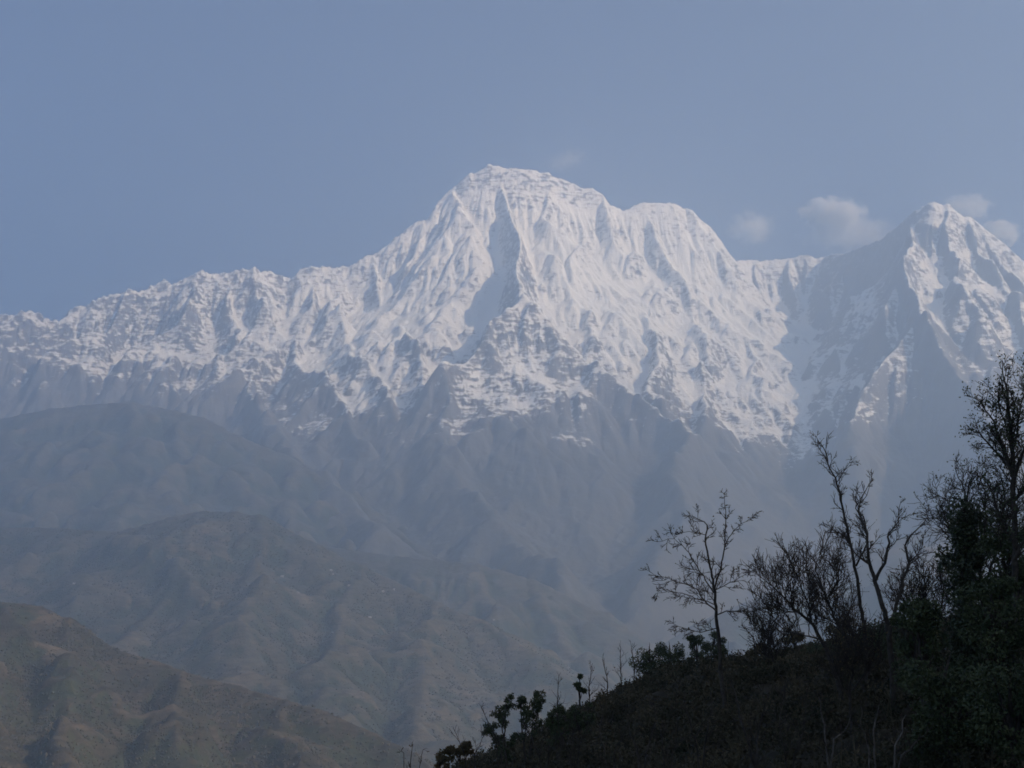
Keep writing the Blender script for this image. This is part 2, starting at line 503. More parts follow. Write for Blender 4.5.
R_ = lambda a1, d1, a2, w, *p: (K(*p), a1, d1, a2, w)
HILLS = {}
HILLS['far'] = hill('hill', [
    R_(0.75, 350, 0.60, 30, (-260, 455, 9.7), (-100, 428, 9.6), (0, 417, 9.5), (60, 406, 9.5), (130, 400, 9.5), (200, 415, 9.4), (290, 456, 9.2), (360, 502, 8.8), (430, 552, 8.2), (500, 605, 7.4)),
    R_(0.7, 250, 0.6, 90, (0, 417, 9.5), (20, 470, 8.6), (10, 540, 7.6)),
    R_(0.7, 250, 0.6, 90, (130, 400, 9.5), (150, 450, 8.7), (120, 530, 7.6)),
    R_(0.7, 250, 0.6, 90, (290, 456, 9.2), (290, 500, 8.5), (300, 560, 7.5)),
    ], (-5200, 900, 6000, 11200), 16.0, mat_hill('far_slope', STOP_FAR, 60, 0.0025, 0.02, 14), 200, 110)
HILLS['shade'] = hill('hill', [
    R_(0.75, 350, 0.62, 30, (1500, 330, 8.4), (1250, 395, 8.2), (1100, 455, 8.0), (960, 515, 7.7), (830, 565, 7.4), (720, 610, 7.1), (640, 655, 6.8), (580, 700, 6.5)),
    R_(0.7, 250, 0.6, 90, (960, 515, 7.7), (900, 570, 7.0), (860, 640, 6.2)),
    R_(0.7, 250, 0.6, 90, (1100, 455, 8.0), (1080, 520, 7.2), (1040, 600, 6.3)),
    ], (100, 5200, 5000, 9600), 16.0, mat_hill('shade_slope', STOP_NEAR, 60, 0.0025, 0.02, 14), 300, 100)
HILLS['ridge'] = hill('hill', [
    R_(0.6, 250, 0.55, 25, (250, 520, 7.8), (330, 545, 7.5), (400, 556, 7.4), (470, 561, 7.3), (540, 580, 7.2), (600, 611, 7.0), (650, 645, 6.8), (700, 690, 6.5)),
    R_(0.6, 200, 0.55, 70, (470, 561, 7.3), (500, 610, 6.7), (520, 680, 5.9)),
    R_(0.6, 200, 0.55, 70, (540, 580, 7.2), (575, 640, 6.5), (590, 700, 5.9)),
    ], (-1600, 1200, 5300, 8700), 10.0, mat_hill('terraced_ridge', STOP_MID, 26, 0.0035, 0.03, 9), 400, 70)
HILLS['middle'] = hill('hill', [
    R_(0.55, 250, 0.56, 25, (-330, 580, 6.6), (-150, 548, 6.4), (0, 526, 6.3), (60, 528, 6.2), (120, 531, 6.1), (170, 516, 6.0), (200, 510, 6.0), (235, 511, 6.0), (262, 519, 6.0), (300, 538, 5.9), (350, 562, 5.8), (420, 592, 5.6), (480, 618, 5.4), (540, 655, 5.1), (600, 700, 4.8)),
    R_(0.55, 160, 0.55, 70, (120, 531, 6.1), (95, 580, 5.5), (70, 640, 4.8)),
    R_(0.55, 160, 0.55, 70, (205, 510, 6.0), (190, 560, 5.5), (140, 640, 4.8)),
    R_(0.55, 160, 0.55, 70, (250, 513, 6.0), (262, 580, 5.3), (240, 660, 4.5)),
    R_(0.55, 160, 0.55, 70, (350, 562, 5.8), (350, 620, 5.1), (310, 690, 4.3)),
    R_(0.55, 160, 0.55, 70, (440, 600, 5.5), (430, 660, 4.8), (420, 730, 4.1)),
    ], (-2800, 900, 3700, 7500), 8.0, mat_hill('terraced_hill', STOP_MID, 20, 0.0045, 0.04, 7), 500, 62)
HILLS['near'] = hill('hill', [
    R_(0.6, 150, 0.55, 15, (-400, 560, 3.2), (-200, 572, 3.1), (0, 601, 3.0), (40, 606, 3.0), (70, 622, 3.0), (110, 645, 2.95), (180, 669, 2.9), (260, 691, 2.8), (330, 708, 2.7), (400, 742, 2.6), (450, 775, 2.5), (520, 830, 2.35)),
    R_(0.6, 90, 0.55, 45, (0, 601, 3.0), (-20, 670, 2.6), (-10, 760, 2.15)),
    R_(0.6, 90, 0.55, 45, (60, 615, 3.0), (80, 690, 2.6), (75, 770, 2.2)),
    R_(0.6, 90, 0.55, 45, (180, 669, 2.9), (200, 730, 2.5), (190, 800, 2.2)),
    R_(0.6, 90, 0.55, 45, (300, 700, 2.75), (310, 760, 2.4), (300, 830, 2.1)),
    ], (-1700, 300, 1500, 3900), 4.0, mat_hill('near_hillside', STOP_NEAR, 14, 0.008, 0.07, 4), 600, 42, scale=0.6)

# valley floor under everything
xs = np.linspace(-6900, 6900, 121); ys = np.linspace(-1500, 15000, 121)
GX, GY = np.meshgrid(xs, ys)
GZ = -720 + 26 * fbm(GX / 1500, GY / 1500, 4, 900)
grid_object('ground', GX, GY, GZ, mat_hill('valley_floor', STOP_FAR, 40, 0.004, 0.04, 4), {'forest': np.full(GX.shape, 0.5)})
# ------------------------------------------------------------------ houses on the far hillsides
def terrain_z(key, x, y):
    X, Y, Z, o = HILLS[key]
    i = (x - X[0, 0]) / (X[0, 1] - X[0, 0]); j = (y - Y[0, 0]) / (Y[1, 0] - Y[0, 0])
    i = min(max(i, 0), X.shape[1] - 2.001); j = min(max(j, 0), X.shape[0] - 2.001)
    a, b = int(i), int(j); u, v = i - a, j - b
    return (Z[b, a] * (1 - u) + Z[b, a + 1] * u) * (1 - v) + (Z[b + 1, a] * (1 - u) + Z[b + 1, a + 1] * u) * v

def hit(key, px, py, y0, y1, step=4.0):
    u = at(px, py, 1.0)
    Y = y0
    while Y < y1:
        if terrain_z(key, u[0] * Y, Y) >= u[2] * Y: return u[0] * Y, Y, terrain_z(key, u[0] * Y, Y)
        Y += step
    return None

M_WHITEWASH = mat_simple('whitewash', [(0.3, (0.50, 0.48, 0.45)), (0.7, (0.62, 0.60, 0.57))], 0.3)
M_SLATE = mat_simple('slate_roof', [(0.3, (0.22, 0.22, 0.23)), (0.7, (0.34, 0.34, 0.35))], 0.5)
M_TIN = mat_simple('tin_roof', [(0.3, (0.34, 0.35, 0.37)), (0.7, (0.45, 0.45, 0.47))], 0.5, 0.5)
M_DARKWOOD = mat_simple('dark_wood', [(0.3, (0.04, 0.03, 0.025)), (0.7, (0.08, 0.06, 0.045))], 0.8)

def box(mb, x0, x1, y0, y1, z0, z1):
    mb.add([(x0, y0, z0), (x1, y0, z0), (x1, y1, z0), (x0, y1, z0), (x0, y0, z1), (x1, y0, z1), (x1, y1, z1), (x0, y1, z1)],
           [(0, 3, 2, 1), (4, 5, 6, 7), (0, 1, 5, 4), (1, 2, 6, 5), (2, 3, 7, 6), (3, 0, 4, 7)])

def house(key, px, py, y0, y1, L, D, h, roof, label, group):
    p = hit(key, px, py, y0, y1)
    L, D, h = L * 0.62, D * 0.7, h * 0.62
    if p is None: return
    o = empty('house', (p[0], p[1], p[2] - 1.2))
    tag(o, label, 'house', group)
    w = MB(); box(w, -L / 2, L / 2, -D / 2, D / 2, 0, h + 1.2)
    # gable ends
    for s in (-1, 1):
        x = s * L / 2
        w.add([(x, -D / 2, h + 1.2), (x, D / 2, h + 1.2), (x, 0, h + 1.2 + D * 0.32), (x - s * 0.3, 0, h + 1.2 + D * 0.3)], [(0, 1, 2, 3)])
    w.build('wall', M_WHITEWASH, o, False)
    r = MB(); e = 0.7; zt = h + 1.25 + D * 0.34; zl = h + 1.15 - e * 0.5
    for s in (-1, 1):
        r.add([(-L / 2 - e, s * (D / 2 + e), zl), (L / 2 + e, s * (D / 2 + e), zl), (L / 2 + e, 0, zt), (-L / 2 - e, 0, zt),
               (-L / 2 - e, s * (D / 2 + e), zl + 0.25), (L / 2 + e, s * (D / 2 + e), zl + 0.25), (L / 2 + e, 0, zt + 0.25), (-L / 2 - e, 0, zt + 0.25)],
              [(0, 3, 2, 1), (4, 5, 6, 7), (0, 1, 5, 4), (1, 2, 6, 5), (2, 3, 7, 6), (3, 0, 4, 7)])
    r.build('roof', roof, o, False)
    d = MB(); box(d, -0.6, 0.6, -D / 2 - 0.05, -D / 2 + 0.1, 1.2, 3.2); d.build('door', M_DARKWOOD, o, False)
    for s in (-1, 1):
        d = MB(); box(d, s * L * 0.3 - 0.6, s * L * 0.3 + 0.6, -D / 2 - 0.05, -D / 2 + 0.1, h - 0.9, h + 0.5); d.build('window', M_DARKWOOD, o, False)

G1 = 'white houses scattered over the terraced middle hill'
for i, (px, py, L, D, h, rf, lab) in enumerate([
        (282, 577, 17, 8, 6, M_TIN, 'small white house alone below the crest of the rounded middle hill'),
        (331, 571, 15, 8, 6, M_TIN, 'upper white house of two close together on the right shoulder of the middle hill'),
        (333, 575, 11, 7, 5, M_SLATE, 'lower white house of two close together on the right shoulder of the middle hill'),
        (349, 586, 16, 8, 5, M_SLATE, 'white house below the pair of houses on the hill shoulder, dull slate roof'),
        (383, 592, 15, 8, 6, M_TIN, 'white house near the right edge of the middle hill shoulder, against the hazy slope'),
        (394, 590, 12, 7, 5, M_TIN, 'rightmost white house on the middle hill shoulder'),
        (370, 618, 17, 8, 6, M_TIN, 'lowest white house on the middle hill, alone amid brown terraces'),
        (298, 593, 12, 7, 4, M_SLATE, 'small dull house between two brown terraces below the lone white house'),
        (74, 584, 13, 8, 5, M_SLATE, 'pale house alone on the far left flank of the middle hill'),
        (219, 510, 14, 8, 5, M_SLATE, 'tiny pale house on the very top of the rounded middle hill'),
]):
    house('middle', px, py, 3900, 6600, L, D, h, rf, lab, G1)
G2 = 'white houses on the hazy ridge behind the middle hill'
for px, py, L, D, h, rf, lab in [
        (563, 588, 20, 9, 7, M_TIN, 'faint white house near the crest of the hazy ridge in the gap of the valley'),
        (558, 586, 16, 9, 6, M_TIN, 'faint white house just left of another on the hazy ridge crest'),
        (415, 600, 17, 9, 7, M_TIN, 'bright white house on the hazy ridge just above the middle hill'),
        (444, 606, 14, 8, 5, M_SLATE, 'dull pale house on the hazy ridge right of the bright white one'),
        (494, 621, 15, 8, 5, M_TIN, 'faint white house low on the hazy ridge, alone')]:
    house('ridge' if hit('ridge', px, py, 5400, 8000) else 'middle', px, py, 4000, 8000, L, D, h, rf, lab, G2)

# ------------------------------------------------------------------ woods on the foothills, too many crowns to count
def far_wood(name, key, n, r0, r1, y1, mat, seed):
    X, Y, Z, o = HILLS[key]
    rs = np.random.RandomState(seed)
    dx = X[0, 1] - X[0, 0]
    gy, gx = np.gradient(Z, dx)
    cav = blur(Z, 14) - Z
    w = np.clip(0.35 + cav / 6 + fbm(X / 160, Y / 160, 4, seed + 3, 0.6) * 0.55 + (np.hypot(gx, gy) - 0.6) * 0.4, 0.03, 1)
    w = w * (Z > -560) * (np.abs(X) < 0.40 * Y) * (Y < y1)
    i = rs.choice(w.size, n, p=(w ** 1.5 / (w ** 1.5).sum()).ravel())
    px = X.ravel()[i] + rs.uniform(-.5, .5, n) * dx; py = Y.ravel()[i] + rs.uniform(-.5, .5, n) * dx
    pz = Z.ravel()[i]
    r = rs.uniform(r0, r1, n)
    a = np.linspace(0, 2 * np.pi, 5, endpoint=False)
    ring = np.stack([np.cos(a), np.sin(a)], -1)
    jit = rs.uniform(0.7, 1.25, (n, 5, 1))
    low = np.concatenate([ring[None] * jit * 0.75, np.full((n, 5, 1), 0.15)], -1)
    mid = np.concatenate([ring[None] * jit[:, ::-1], np.full((n, 5, 1), 0.95) * rs.uniform(.8, 1.2, (n, 5, 1))], -1)
    top = np.stack([rs.normal(0, .15, n), rs.normal(0, .15, n), rs.uniform(1.6, 2.2, n)], -1)[:, None]
    v = np.concatenate([low, mid, top], 1) * r[:, None, None] + np.stack([px, py, pz - 0.4], -1)[:, None]
    q = np.array([[k, (k + 1) % 5, 5 + (k + 1) % 5, 5 + k] for k in range(5)]); t3 = np.array([[5 + k, 5 + (k + 1) % 5, 10] for k in range(5)])
    off = (np.arange(n) * 11)[:, None, None]
    me = mesh_from(name, v.reshape(-1, 3), [(q[None] + off).reshape(-1, 4), (t3[None] + off).reshape(-1, 3)], False)
    me.materials.append(mat)
    ob = bpy.data.objects.new(name, me); COL.objects.link(ob); ob['kind'] = 'stuff'
M_FARWOOD = mat_simple('far_wood_leaf', [(0.3, (0.030, 0.036, 0.024)), (0.5, (0.055, 0.053, 0.036)), (0.7, (0.10, 0.085, 0.06))], 0.02, 0.95, 0.1, 6)
far_wood('woods', 'near', 46000, 1.1, 2.9, 3600, M_FARWOOD, 301)
far_wood('woods', 'middle', 36000, 1.6, 3.8, 6600, M_FARWOOD, 302)

# ------------------------------------------------------------------ the shaded hillside in front
def P_(u):
    return np.interp(u, [-900, -60, -20, -4, 10, 19, 36, 60, 120, 260, 420, 900],
                     [-700, -52, -19, -4.8, 1.8, 3.3, 6.4, 30, 104, 285, 230, -200])
def hill_z(x, y):
    x = np.asarray(x, float); y = np.asarray(y, float)
    z = P_(x) + 1.0 - 4.6 * np.exp(-((y - 34) / 36.0) ** 2) * sstep(1, 12, y)
    z = z - np.where(y > 114, 0.62 * (y - 114), 0) - np.where(y < -260, 0.6 * (-260 - y), 0) - 1.0 * sstep(70, 110, y)
    bump = fbm(x / 9, y / 9, 4, 700, 0.55) * 0.55 + fbm(x / 2.2, y / 2.2, 3, 720) * 0.16
    z = z + bump * sstep(3, 14, np.hypot(x, y))
    return np.maximum(z, -705.0)
xs = np.unique(np.concatenate([np.linspace(-900, -30, 60), np.linspace(-30, 50, 261), np.linspace(50, 900, 90)]))
ys = np.unique(np.concatenate([np.linspace(-900, 0, 60), np.linspace(0, 130, 301), np.linspace(130, 1200, 90)]))
HX, HY = np.meshgrid(xs, ys)
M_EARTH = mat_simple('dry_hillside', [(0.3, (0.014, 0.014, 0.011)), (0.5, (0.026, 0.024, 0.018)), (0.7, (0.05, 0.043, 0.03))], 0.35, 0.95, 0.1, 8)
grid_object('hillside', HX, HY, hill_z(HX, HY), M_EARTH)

# ------------------------------------------------------------------ trees
RS = np.random.RandomState(7)
def unit(v):
    v = np.asarray(v, float); return v / (np.linalg.norm(v) + 1e-12)

class Tree:
    def __init__(self, seed):
        self.r = np.random.RandomState(seed)
        self.wood, self.twig, self.tips, self.tw = MB(), MB(), [], 1.0
    def tube(self, mb, pts, rad, sides):
        pts = np.asarray(pts, float); n = len(pts)
        t = np.gradient(pts, axis=0); t /= np.linalg.norm(t, axis=1)[:, None] + 1e-9
        ref = np.array([0.31, 0.91, 0.27])
        u = np.cross(t, ref); u /= np.linalg.norm(u, axis=1)[:, None] + 1e-9
        w = np.cross(t, u)
        a = np.linspace(0, 2 * np.pi, sides, endpoint=False)
        ring = pts[:, None] + np.asarray(rad)[:, None, None] * (np.cos(a)[None, :, None] * u[:, None] + np.sin(a)[None, :, None] * w[:, None])
        i = np.arange(n - 1)[:, None] * sides; j = np.arange(sides)[None]; k = (j + 1) % sides
        mb.add(ring.reshape(-1, 3), np.stack([i + j, i + k, i + k + sides, i + j + sides], -1).reshape(-1, 4))
    def smooth(self, pts, rad, step, wob):
        pts = np.asarray(pts, float); d = np.r_[0, np.cumsum(np.linalg.norm(np.diff(pts, axis=0), axis=1))]
        n = max(3, int(d[-1] / step) + 1); q = np.linspace(0, d[-1], n)
        # catmull-rom through the given joints
        out = []
        for s in q:
            k = min(np.searchsorted(d, s, 'right') - 1, len(pts) - 2); t = (s - d[k]) / (d[k + 1] - d[k] + 1e-9)
            p0, p1, p2, p3 = pts[max(k - 1, 0)], pts[k], pts[k + 1], pts[min(k + 2, len(pts) - 1)]
            out.append(0.5 * (2 * p1 + (p2 - p0) * t + (2 * p0 - 5 * p1 + 4 * p2 - p3) * t * t + (3 * p1 - p0 - 3 * p2 + p3) * t ** 3))
        out = np.array(out) + self.r.normal(0, wob, (n, 3)) * np.minimum(1, q / (step * 2))[:, None]
        return out, np.interp(q, d, rad)
    def limb(self, pts, rad, kids=8, klen=1.6, lev=2, step=0.22, wob=0.02, start=0.25, up=0.35, main=True):
        p, r = self.smooth(pts, rad, step, wob)
        self.tube(self.wood if main else self.twig, p, r, 7 if main else 5)
        self.sprout(p, r, kids, klen, lev, start, up)
    def sprout(self, p, r, kids, klen, lev, start, up):
        n = len(p)
        for c in range(kids):
            f = start + (1 - start) * (c + self.r.rand()) / kids
            k = min(int(f * (n - 1)), n - 2)
            t = unit(p[k + 1] - p[k])
            side = unit(np.cross(t, self.r.normal(size=3)))
            d = unit(t * 0.75 + side * self.r.uniform(0.6, 1.2) + np.array([0, 0, up]))
            self.grow(p[k], d, klen * self.r.uniform(0.55, 1.15) * (1.15 - 0.5 * f), min(r[k] * 0.55, 0.024) , lev, up)
        self.grow(p[-1], unit(p[-1] - p[-2]), klen * 0.6, r[-1], lev, up)
    def grow(self, p, d, L, r, lev, up):
        n = max(3, int(L / 0.14)); s = L / n
        pts = [np.array(p)]
        for i in range(n):
            d = unit(d + self.r.normal(0, 0.17, 3) + np.array([0, 0, up * 0.10]))
            pts.append(pts[-1] + d * s)
        pts = np.array(pts); rr = np.linspace(max(r, 0.0095 * self.tw), max(r * 0.25, 0.0065 * self.tw), n + 1)
        self.tube(self.twig, pts, rr, 4 if lev > 0 else 3)
        if lev <= 0:
            self.tips += [(q, d) for q in pts[len(pts) // 2:]]
            return
        kids = max(3, int(L / 0.17))
        for c in range(kids):
            f = 0.25 + 0.75 * (c + self.r.rand()) / kids
            k = min(int(f * n), n - 1)
            t = unit(pts[k + 1] - pts[k]); side = unit(np.cross(t, self.r.normal(size=3)))
            self.grow(pts[k], unit(t * 0.9 + side * self.r.uniform(0.5, 1.1) + np.array([0, 0, up * 0.6])), L * self.r.uniform(0.4, 0.75), rr[k] * 0.6, lev - 1, up)

def leaf_quads(mb, c, size, rs, droop=0.0):
    """small pointed leaves, each a folded diamond"""
    c = np.asarray(c, float); n = len(c)
    if n == 0: return
    a = rs.normal(size=(n, 3)); a[:, 2] -= droop; a /= np.linalg.norm(a, axis=1)[:, None]
    b = np.cross(a, rs.normal(size=(n, 3))); b /= np.linalg.norm(b, axis=1)[:, None]
    s = size * rs.uniform(0.6, 1.3, n)[:, None]
    nn = np.cross(a, b)
    v = np.stack([c, c + a * s * 0.5 + b * s * 0.28 + nn * s * 0.08, c + a * s, c + a * s * 0.5 - b * s * 0.28 + nn * s * 0.08], 1)
    mb.add(v.reshape(-1, 3), np.arange(n * 4).reshape(n, 4))

M_BARK = mat_simple('bark', [(0.3, (0.022, 0.02, 0.018)), (0.7, (0.06, 0.052, 0.045))], 6.0)
M_PALEBARK = mat_simple('pale_bark', [(0.3, (0.055, 0.05, 0.046)), (0.7, (0.12, 0.11, 0.10))], 5.0)
M_TWIG = mat_simple('twig_bark', [(0.3, (0.022, 0.018, 0.016)), (0.7, (0.055, 0.045, 0.038))], 6.0)
M_LEAF = mat_simple('evergreen_leaf', [(0.3, (0.02, 0.035, 0.014)), (0.6, (0.045, 0.06, 0.022)), (0.8, (0.08, 0.085, 0.035))], 2.0, 0.6, 0.3)
M_DRYLEAF = mat_simple('dry_leaf', [(0.3, (0.05, 0.045, 0.022)), (0.7, (0.12, 0.09, 0.045))], 2.0, 0.8)
M_IVY = mat_simple('ivy_leaf', [(0.3, (0.016, 0.028, 0.012)), (0.7, (0.04, 0.055, 0.022))], 2.5, 0.5, 0.4)

def W_(pts, D, rs, dz=0.0):
    """joints of a limb from photo pixels; the limb wanders in depth as real ones do"""
    out = []; y = D + dz
    for i, q in enumerate(pts):
        o = q[2] if len(q) > 2 else 0.0
        out.append(np.array(at(q[0], q[1], y + o)))
        y += rs.normal(0, 0.25)
    return out

def finish(name, T, label, cat, group, D, base, leaf=None, leafmat=None, bark=None, crown='crown'):
    o = empty(name, base); tag(o, label, cat, group)
    mb0 = np.array(base)
    for mb, nm, mt in ((T.wood, 'trunk', bark or M_BARK), (T.twig, crown, M_TWIG)):
        if mb.v:
            mb.v = [v - mb0.astype(np.float32) for v in mb.v]
            mb.build(nm, mt, o)
    if leaf is not None and leaf.v:
        leaf.v = [v - mb0.astype(np.float32) for v in leaf.v]
        leaf.build('leaves', leafmat, o, False)
    return o

def root_at(px, D):
    x = at(px, 709, D)[0]
    return np.array([x, D, float(hill_z(x, D))])

def tips_leaves(T, frac, size, per=1, spread=0.05):
    rs = T.r; lb = MB()
    if not T.tips: return lb
    tips = np.array([t[0] for t in T.tips]); k = rs.rand(len(tips)) < frac
    c = np.repeat(tips[k], per, 0); c = c + rs.normal(0, spread, c.shape)
    leaf_quads(lb, c, size, rs, 0.4); return lb

def traced_tree(name, seed, D, rootx, limbs, label, cat, group, leaf=None, leafmat=None, bark=None):
    """limbs: (pixel joints, start radius, end radius, side shoots, shoot length, levels, up)"""
    T = Tree(seed); T.tw = D / 52; base = root_at(rootx, D)
    for i, (pts, r0, r1, kids, kl, lev, up) in enumerate(limbs):
        P = W_(pts, D, T.r, 0 if i == 0 else T.r.normal(0, 0.15))
        if i == 0: P = [base - np.array([0, 0, 0.3])] + P
        rad = np.linspace(r0, r1, len(P)) * 0.72
        T.limb(P, rad, kids, kl, lev, start=0.55 if i == 0 else 0.15, up=up)
    lf = tips_leaves(T, *leaf) if leaf else None
    return finish(name, T, label, cat, group, D, base, lf, leafmat, bark)

BARE = 'bare trees on the shaded hillside'
traced_tree('bare_tree', 11, 60, 729, [
    ([(725, 715), (719, 645), (716, 611), (714, 589), (711, 572), (705, 542), (707, 525), (694, 517)], 0.136, 0.020, 12, 0.84, 2, 0.2),
    ([(714, 589), (721, 568), (725, 538), (726, 513), (724, 496)], 0.060, 0.012, 10, 0.68, 2, 0.3),
    ([(725, 545), (731, 534), (739, 525), (754, 517)], 0.032, 0.010, 8, 0.60, 2, 0.2),
    ([(716, 611), (704, 600), (696, 589), (675, 581), (653, 574)], 0.048, 0.011, 14, 0.76, 2, 0.1),
    ([(714, 593), (704, 578), (694, 562), (687, 551), (675, 540), (658, 542)], 0.044, 0.011, 13, 0.76, 2, 0.15),
    ([(716, 615), (734, 611), (756, 617)], 0.040, 0.010, 9, 0.68, 2, 0.1),
    ([(715, 590), (732, 582), (752, 571)], 0.036, 0.010, 9, 0.68, 2, 0.2),
    ([(717, 628), (697, 632), (675, 624)], 0.032, 0.010, 10, 0.60, 2, 0.0),
    ([(716, 605), (692, 596), (672, 592), (655, 594)], 0.032, 0.010, 11, 0.68, 2, 0.0),
    ([(706, 535), (690, 532), (672, 533)], 0.024, 0.008, 8, 0.60, 2, 0.2),
    ], 'slender bare tree standing alone on the left, with thin spreading branches', 'tree', BARE, (0.05, 0.10, 1, 0.06), M_DRYLEAF)
traced_tree('bare_tree', 12, 56, 868, [
    ([(866, 640), (860, 601), (855, 566), (847, 527), (837, 484), (829, 465), (822, 444)], 0.13, 0.02, 16, 0.9, 2, 0.4),
    ([(837, 482), (844, 472), (850, 460)], 0.03, 0.01, 6, 0.7, 1, 0.4),
    ([(856, 566), (866, 545), (866, 533), (864, 518), (856, 507), (866, 497), (871, 480)], 0.06, 0.012, 10, 0.7, 2, 0.4),
    ([(852, 548), (842, 535), (828, 528)], 0.03, 0.01, 8, 0.7, 2, 0.2),
    ([(829, 466), (823, 455), (815, 442)], 0.02, 0.008, 7, 0.5, 1, 0.2),
    ], 'tall bare tree leaning left, its tip the highest of the bare trees', 'tree', BARE, (0.06, 0.10), M_DRYLEAF)
traced_tree('bare_tree', 13, 50, 893, [
    ([(890, 640), (882, 605), (874, 577), (868, 554), (866, 530), (859, 508), (866, 490)], 0.16, 0.02, 10, 0.9, 2, 0.4),
    ([(876, 580), (885, 560), (888, 545), (888, 534), (897, 526), (899, 510)], 0.085, 0.018, 10, 0.7, 2, 0.5),
    ([(889, 640), (894, 616), (903, 581), (909, 562), (905, 546), (916, 531), (927, 519)], 0.11, 0.018, 11, 0.7, 2, 0.5),
    ([(871, 565), (860, 558), (850, 545), (846, 530)], 0.05, 0.012, 9, 0.7, 2, 0.5),
    ([(909, 562), (920, 552), (925, 540)], 0.04, 0.01, 7, 0.6, 2, 0.4),
    ], 'gnarled bare tree with crooked forking limbs between leaning tree and ivy column', 'tree', BARE, (0.03, 0.09), M_DRYLEAF)
traced_tree('bare_tree', 14, 53, 842, [
    ([(840, 690), (827, 652), (812, 624), (797, 612), (781, 594), (762, 578)], 0.15, 0.02, 26, 1.5, 2, 0.7),
    ([(838, 672), (850, 648), (832, 613), (821, 585), (812, 555)], 0.10, 0.018, 22, 1.5, 2, 0.6),
    ([(812, 624), (806, 600), (796, 575), (790, 560)], 0.05, 0.012, 16, 1.4, 2, 0.6),
    ([(826, 600), (838, 580), (840, 560)], 0.05, 0.012, 14, 1.4, 2, 0.6),
    ([(797, 612), (782, 610), (768, 600)], 0.04, 0.012, 12, 1.3, 2, 0.6),
    ([(822, 640), (805, 636), (785, 630), (770, 618)], 0.05, 0.012, 12, 1.3, 2, 0.7),
    ], 'wide bare tree with a rounded crown of fine twigs beside the leaning tree', 'tree', BARE, (0.10, 0.09), M_DRYLEAF)
traced_tree('bare_tree', 15, 60, 930, [
    ([(930, 690), (928, 650), (922, 620), (926, 590), (920, 565)], 0.12, 0.02, 20, 1.5, 2, 0.6),
    ([(926, 640), (940, 610), (946, 585)], 0.06, 0.015, 16, 1.4, 2, 0.6),
    ([(924, 630), (908, 608), (900, 590)], 0.06, 0.015, 16, 1.4, 2, 0.6),
    ], 'twiggy bare tree close left of the ivy column, behind the gnarled tree', 'tree', BARE, (0.25, 0.10), M_DRYLEAF)
traced_tree('bare_tree', 16, 68, 772, [
    ([(772, 700), (770, 670), (766, 650), (760, 630)], 0.09, 0.02, 16, 1.6, 2, 0.6),
    ([(771, 680), (782, 655), (788, 635)], 0.05, 0.015, 14, 1.4, 2, 0.6),
    ], 'low spreading bare tree between the slender tree and the wide crowned one', 'tree', BARE, (0.15, 0.11), M_DRYLEAF)
traced_tree('bare_tree', 17, 47, 852, [
    ([(852, 740), (850, 690), (856, 650), (850, 625)], 0.09, 0.02, 18, 1.3, 2, 0.6),
    ([(851, 700), (836, 670), (830, 645)], 0.05, 0.015, 14, 1.2, 2, 0.6),
    ([(853, 690), (872, 660), (880, 635)], 0.05, 0.015, 14, 1.2, 2, 0.6),
    ], 'short tangled bare tree in front of the leaning and the gnarled trees', 'tree', BARE, (0.2, 0.09), M_DRYLEAF)

# leafy trees at the right edge
LEAFY = 'leafy trees at the right edge'
traced_tree('leafy_tree', 21, 42, 1022, [
    ([(1020, 700), (1016, 600), (1014, 500), (1012, 440), (1008, 400), (1004, 376)], 0.20, 0.03, 26, 1.0, 2, 0.5),
    ([(1014, 480), (1000, 440), (990, 415), (978, 400)], 0.07, 0.015, 16, 0.9, 2, 0.3),
    ([(1013, 470), (996, 452), (984, 436), (977, 428)], 0.06, 0.015, 14, 0.8, 2, 0.2),
    ([(1014, 480), (1030, 430), (1040, 390), (1046, 362)], 0.08, 0.015, 18, 1.0, 2, 0.4),
    ([(1015, 500), (1040, 470), (1062, 440)], 0.08, 0.015, 14, 1.0, 2, 0.4),
    ([(1012, 450), (1004, 420), (994, 392)], 0.05, 0.012, 14, 0.8, 2, 0.4),
    ([(1013, 450), (1020, 415), (1026, 375)], 0.05, 0.012, 14, 0.8, 2, 0.4),
    ([(1014, 540), (998, 510), (990, 485)], 0.07, 0.015, 14, 1.0, 2, 0.3),
    ([(1014, 560), (1030, 530), (1044, 505)], 0.07, 0.015, 14, 1.0, 2, 0.3),
    ], 'tallest tree at the right edge, thin upper crown of small dark leaves', 'tree', LEAFY, (0.6, 0.085, 2, 0.08), M_LEAF)
traced_tree('leafy_tree', 22, 52, 986, [
    ([(985, 690), (983, 600), (976, 550), (968, 510), (962, 482)], 0.18, 0.03, 26, 1.5, 2, 0.4),
    ([(983, 590), (960, 550), (946, 520), (938, 497)], 0.08, 0.015, 20, 1.3, 2, 0.3),
    ([(983, 590), (1000, 540), (1005, 500), (1000, 472)], 0.08, 0.015, 20, 1.4, 2, 0.3),
    ([(980, 570), (985, 520), (985, 484)], 0.06, 0.015, 18, 1.3, 2, 0.3),
    ([(984, 600), (1015, 560), (1035, 530)], 0.07, 0.015, 18, 1.3, 2, 0.3),
    ([(978, 560), (955, 530), (950, 500)], 0.05, 0.015, 14, 1.2, 2, 0.3),
    ], 'rounded tree with fine scattered leaves behind the ivy column', 'tree', LEAFY, (0.5, 0.095, 1, 0.10), M_LEAF)

def clump_cloud(mb, rs, centres, n, size, flat=0.8):
    for (c, r) in centres:
        d = rs.normal(size=(n, 3)); d /= np.linalg.norm(d, axis=1)[:, None]
        q = np.asarray(c) + d * (r * rs.uniform(0.35, 1.0, n) ** 0.6)[:, None] * np.array([1, 1, flat])
        leaf_quads(mb, q, size, rs, 0.3)

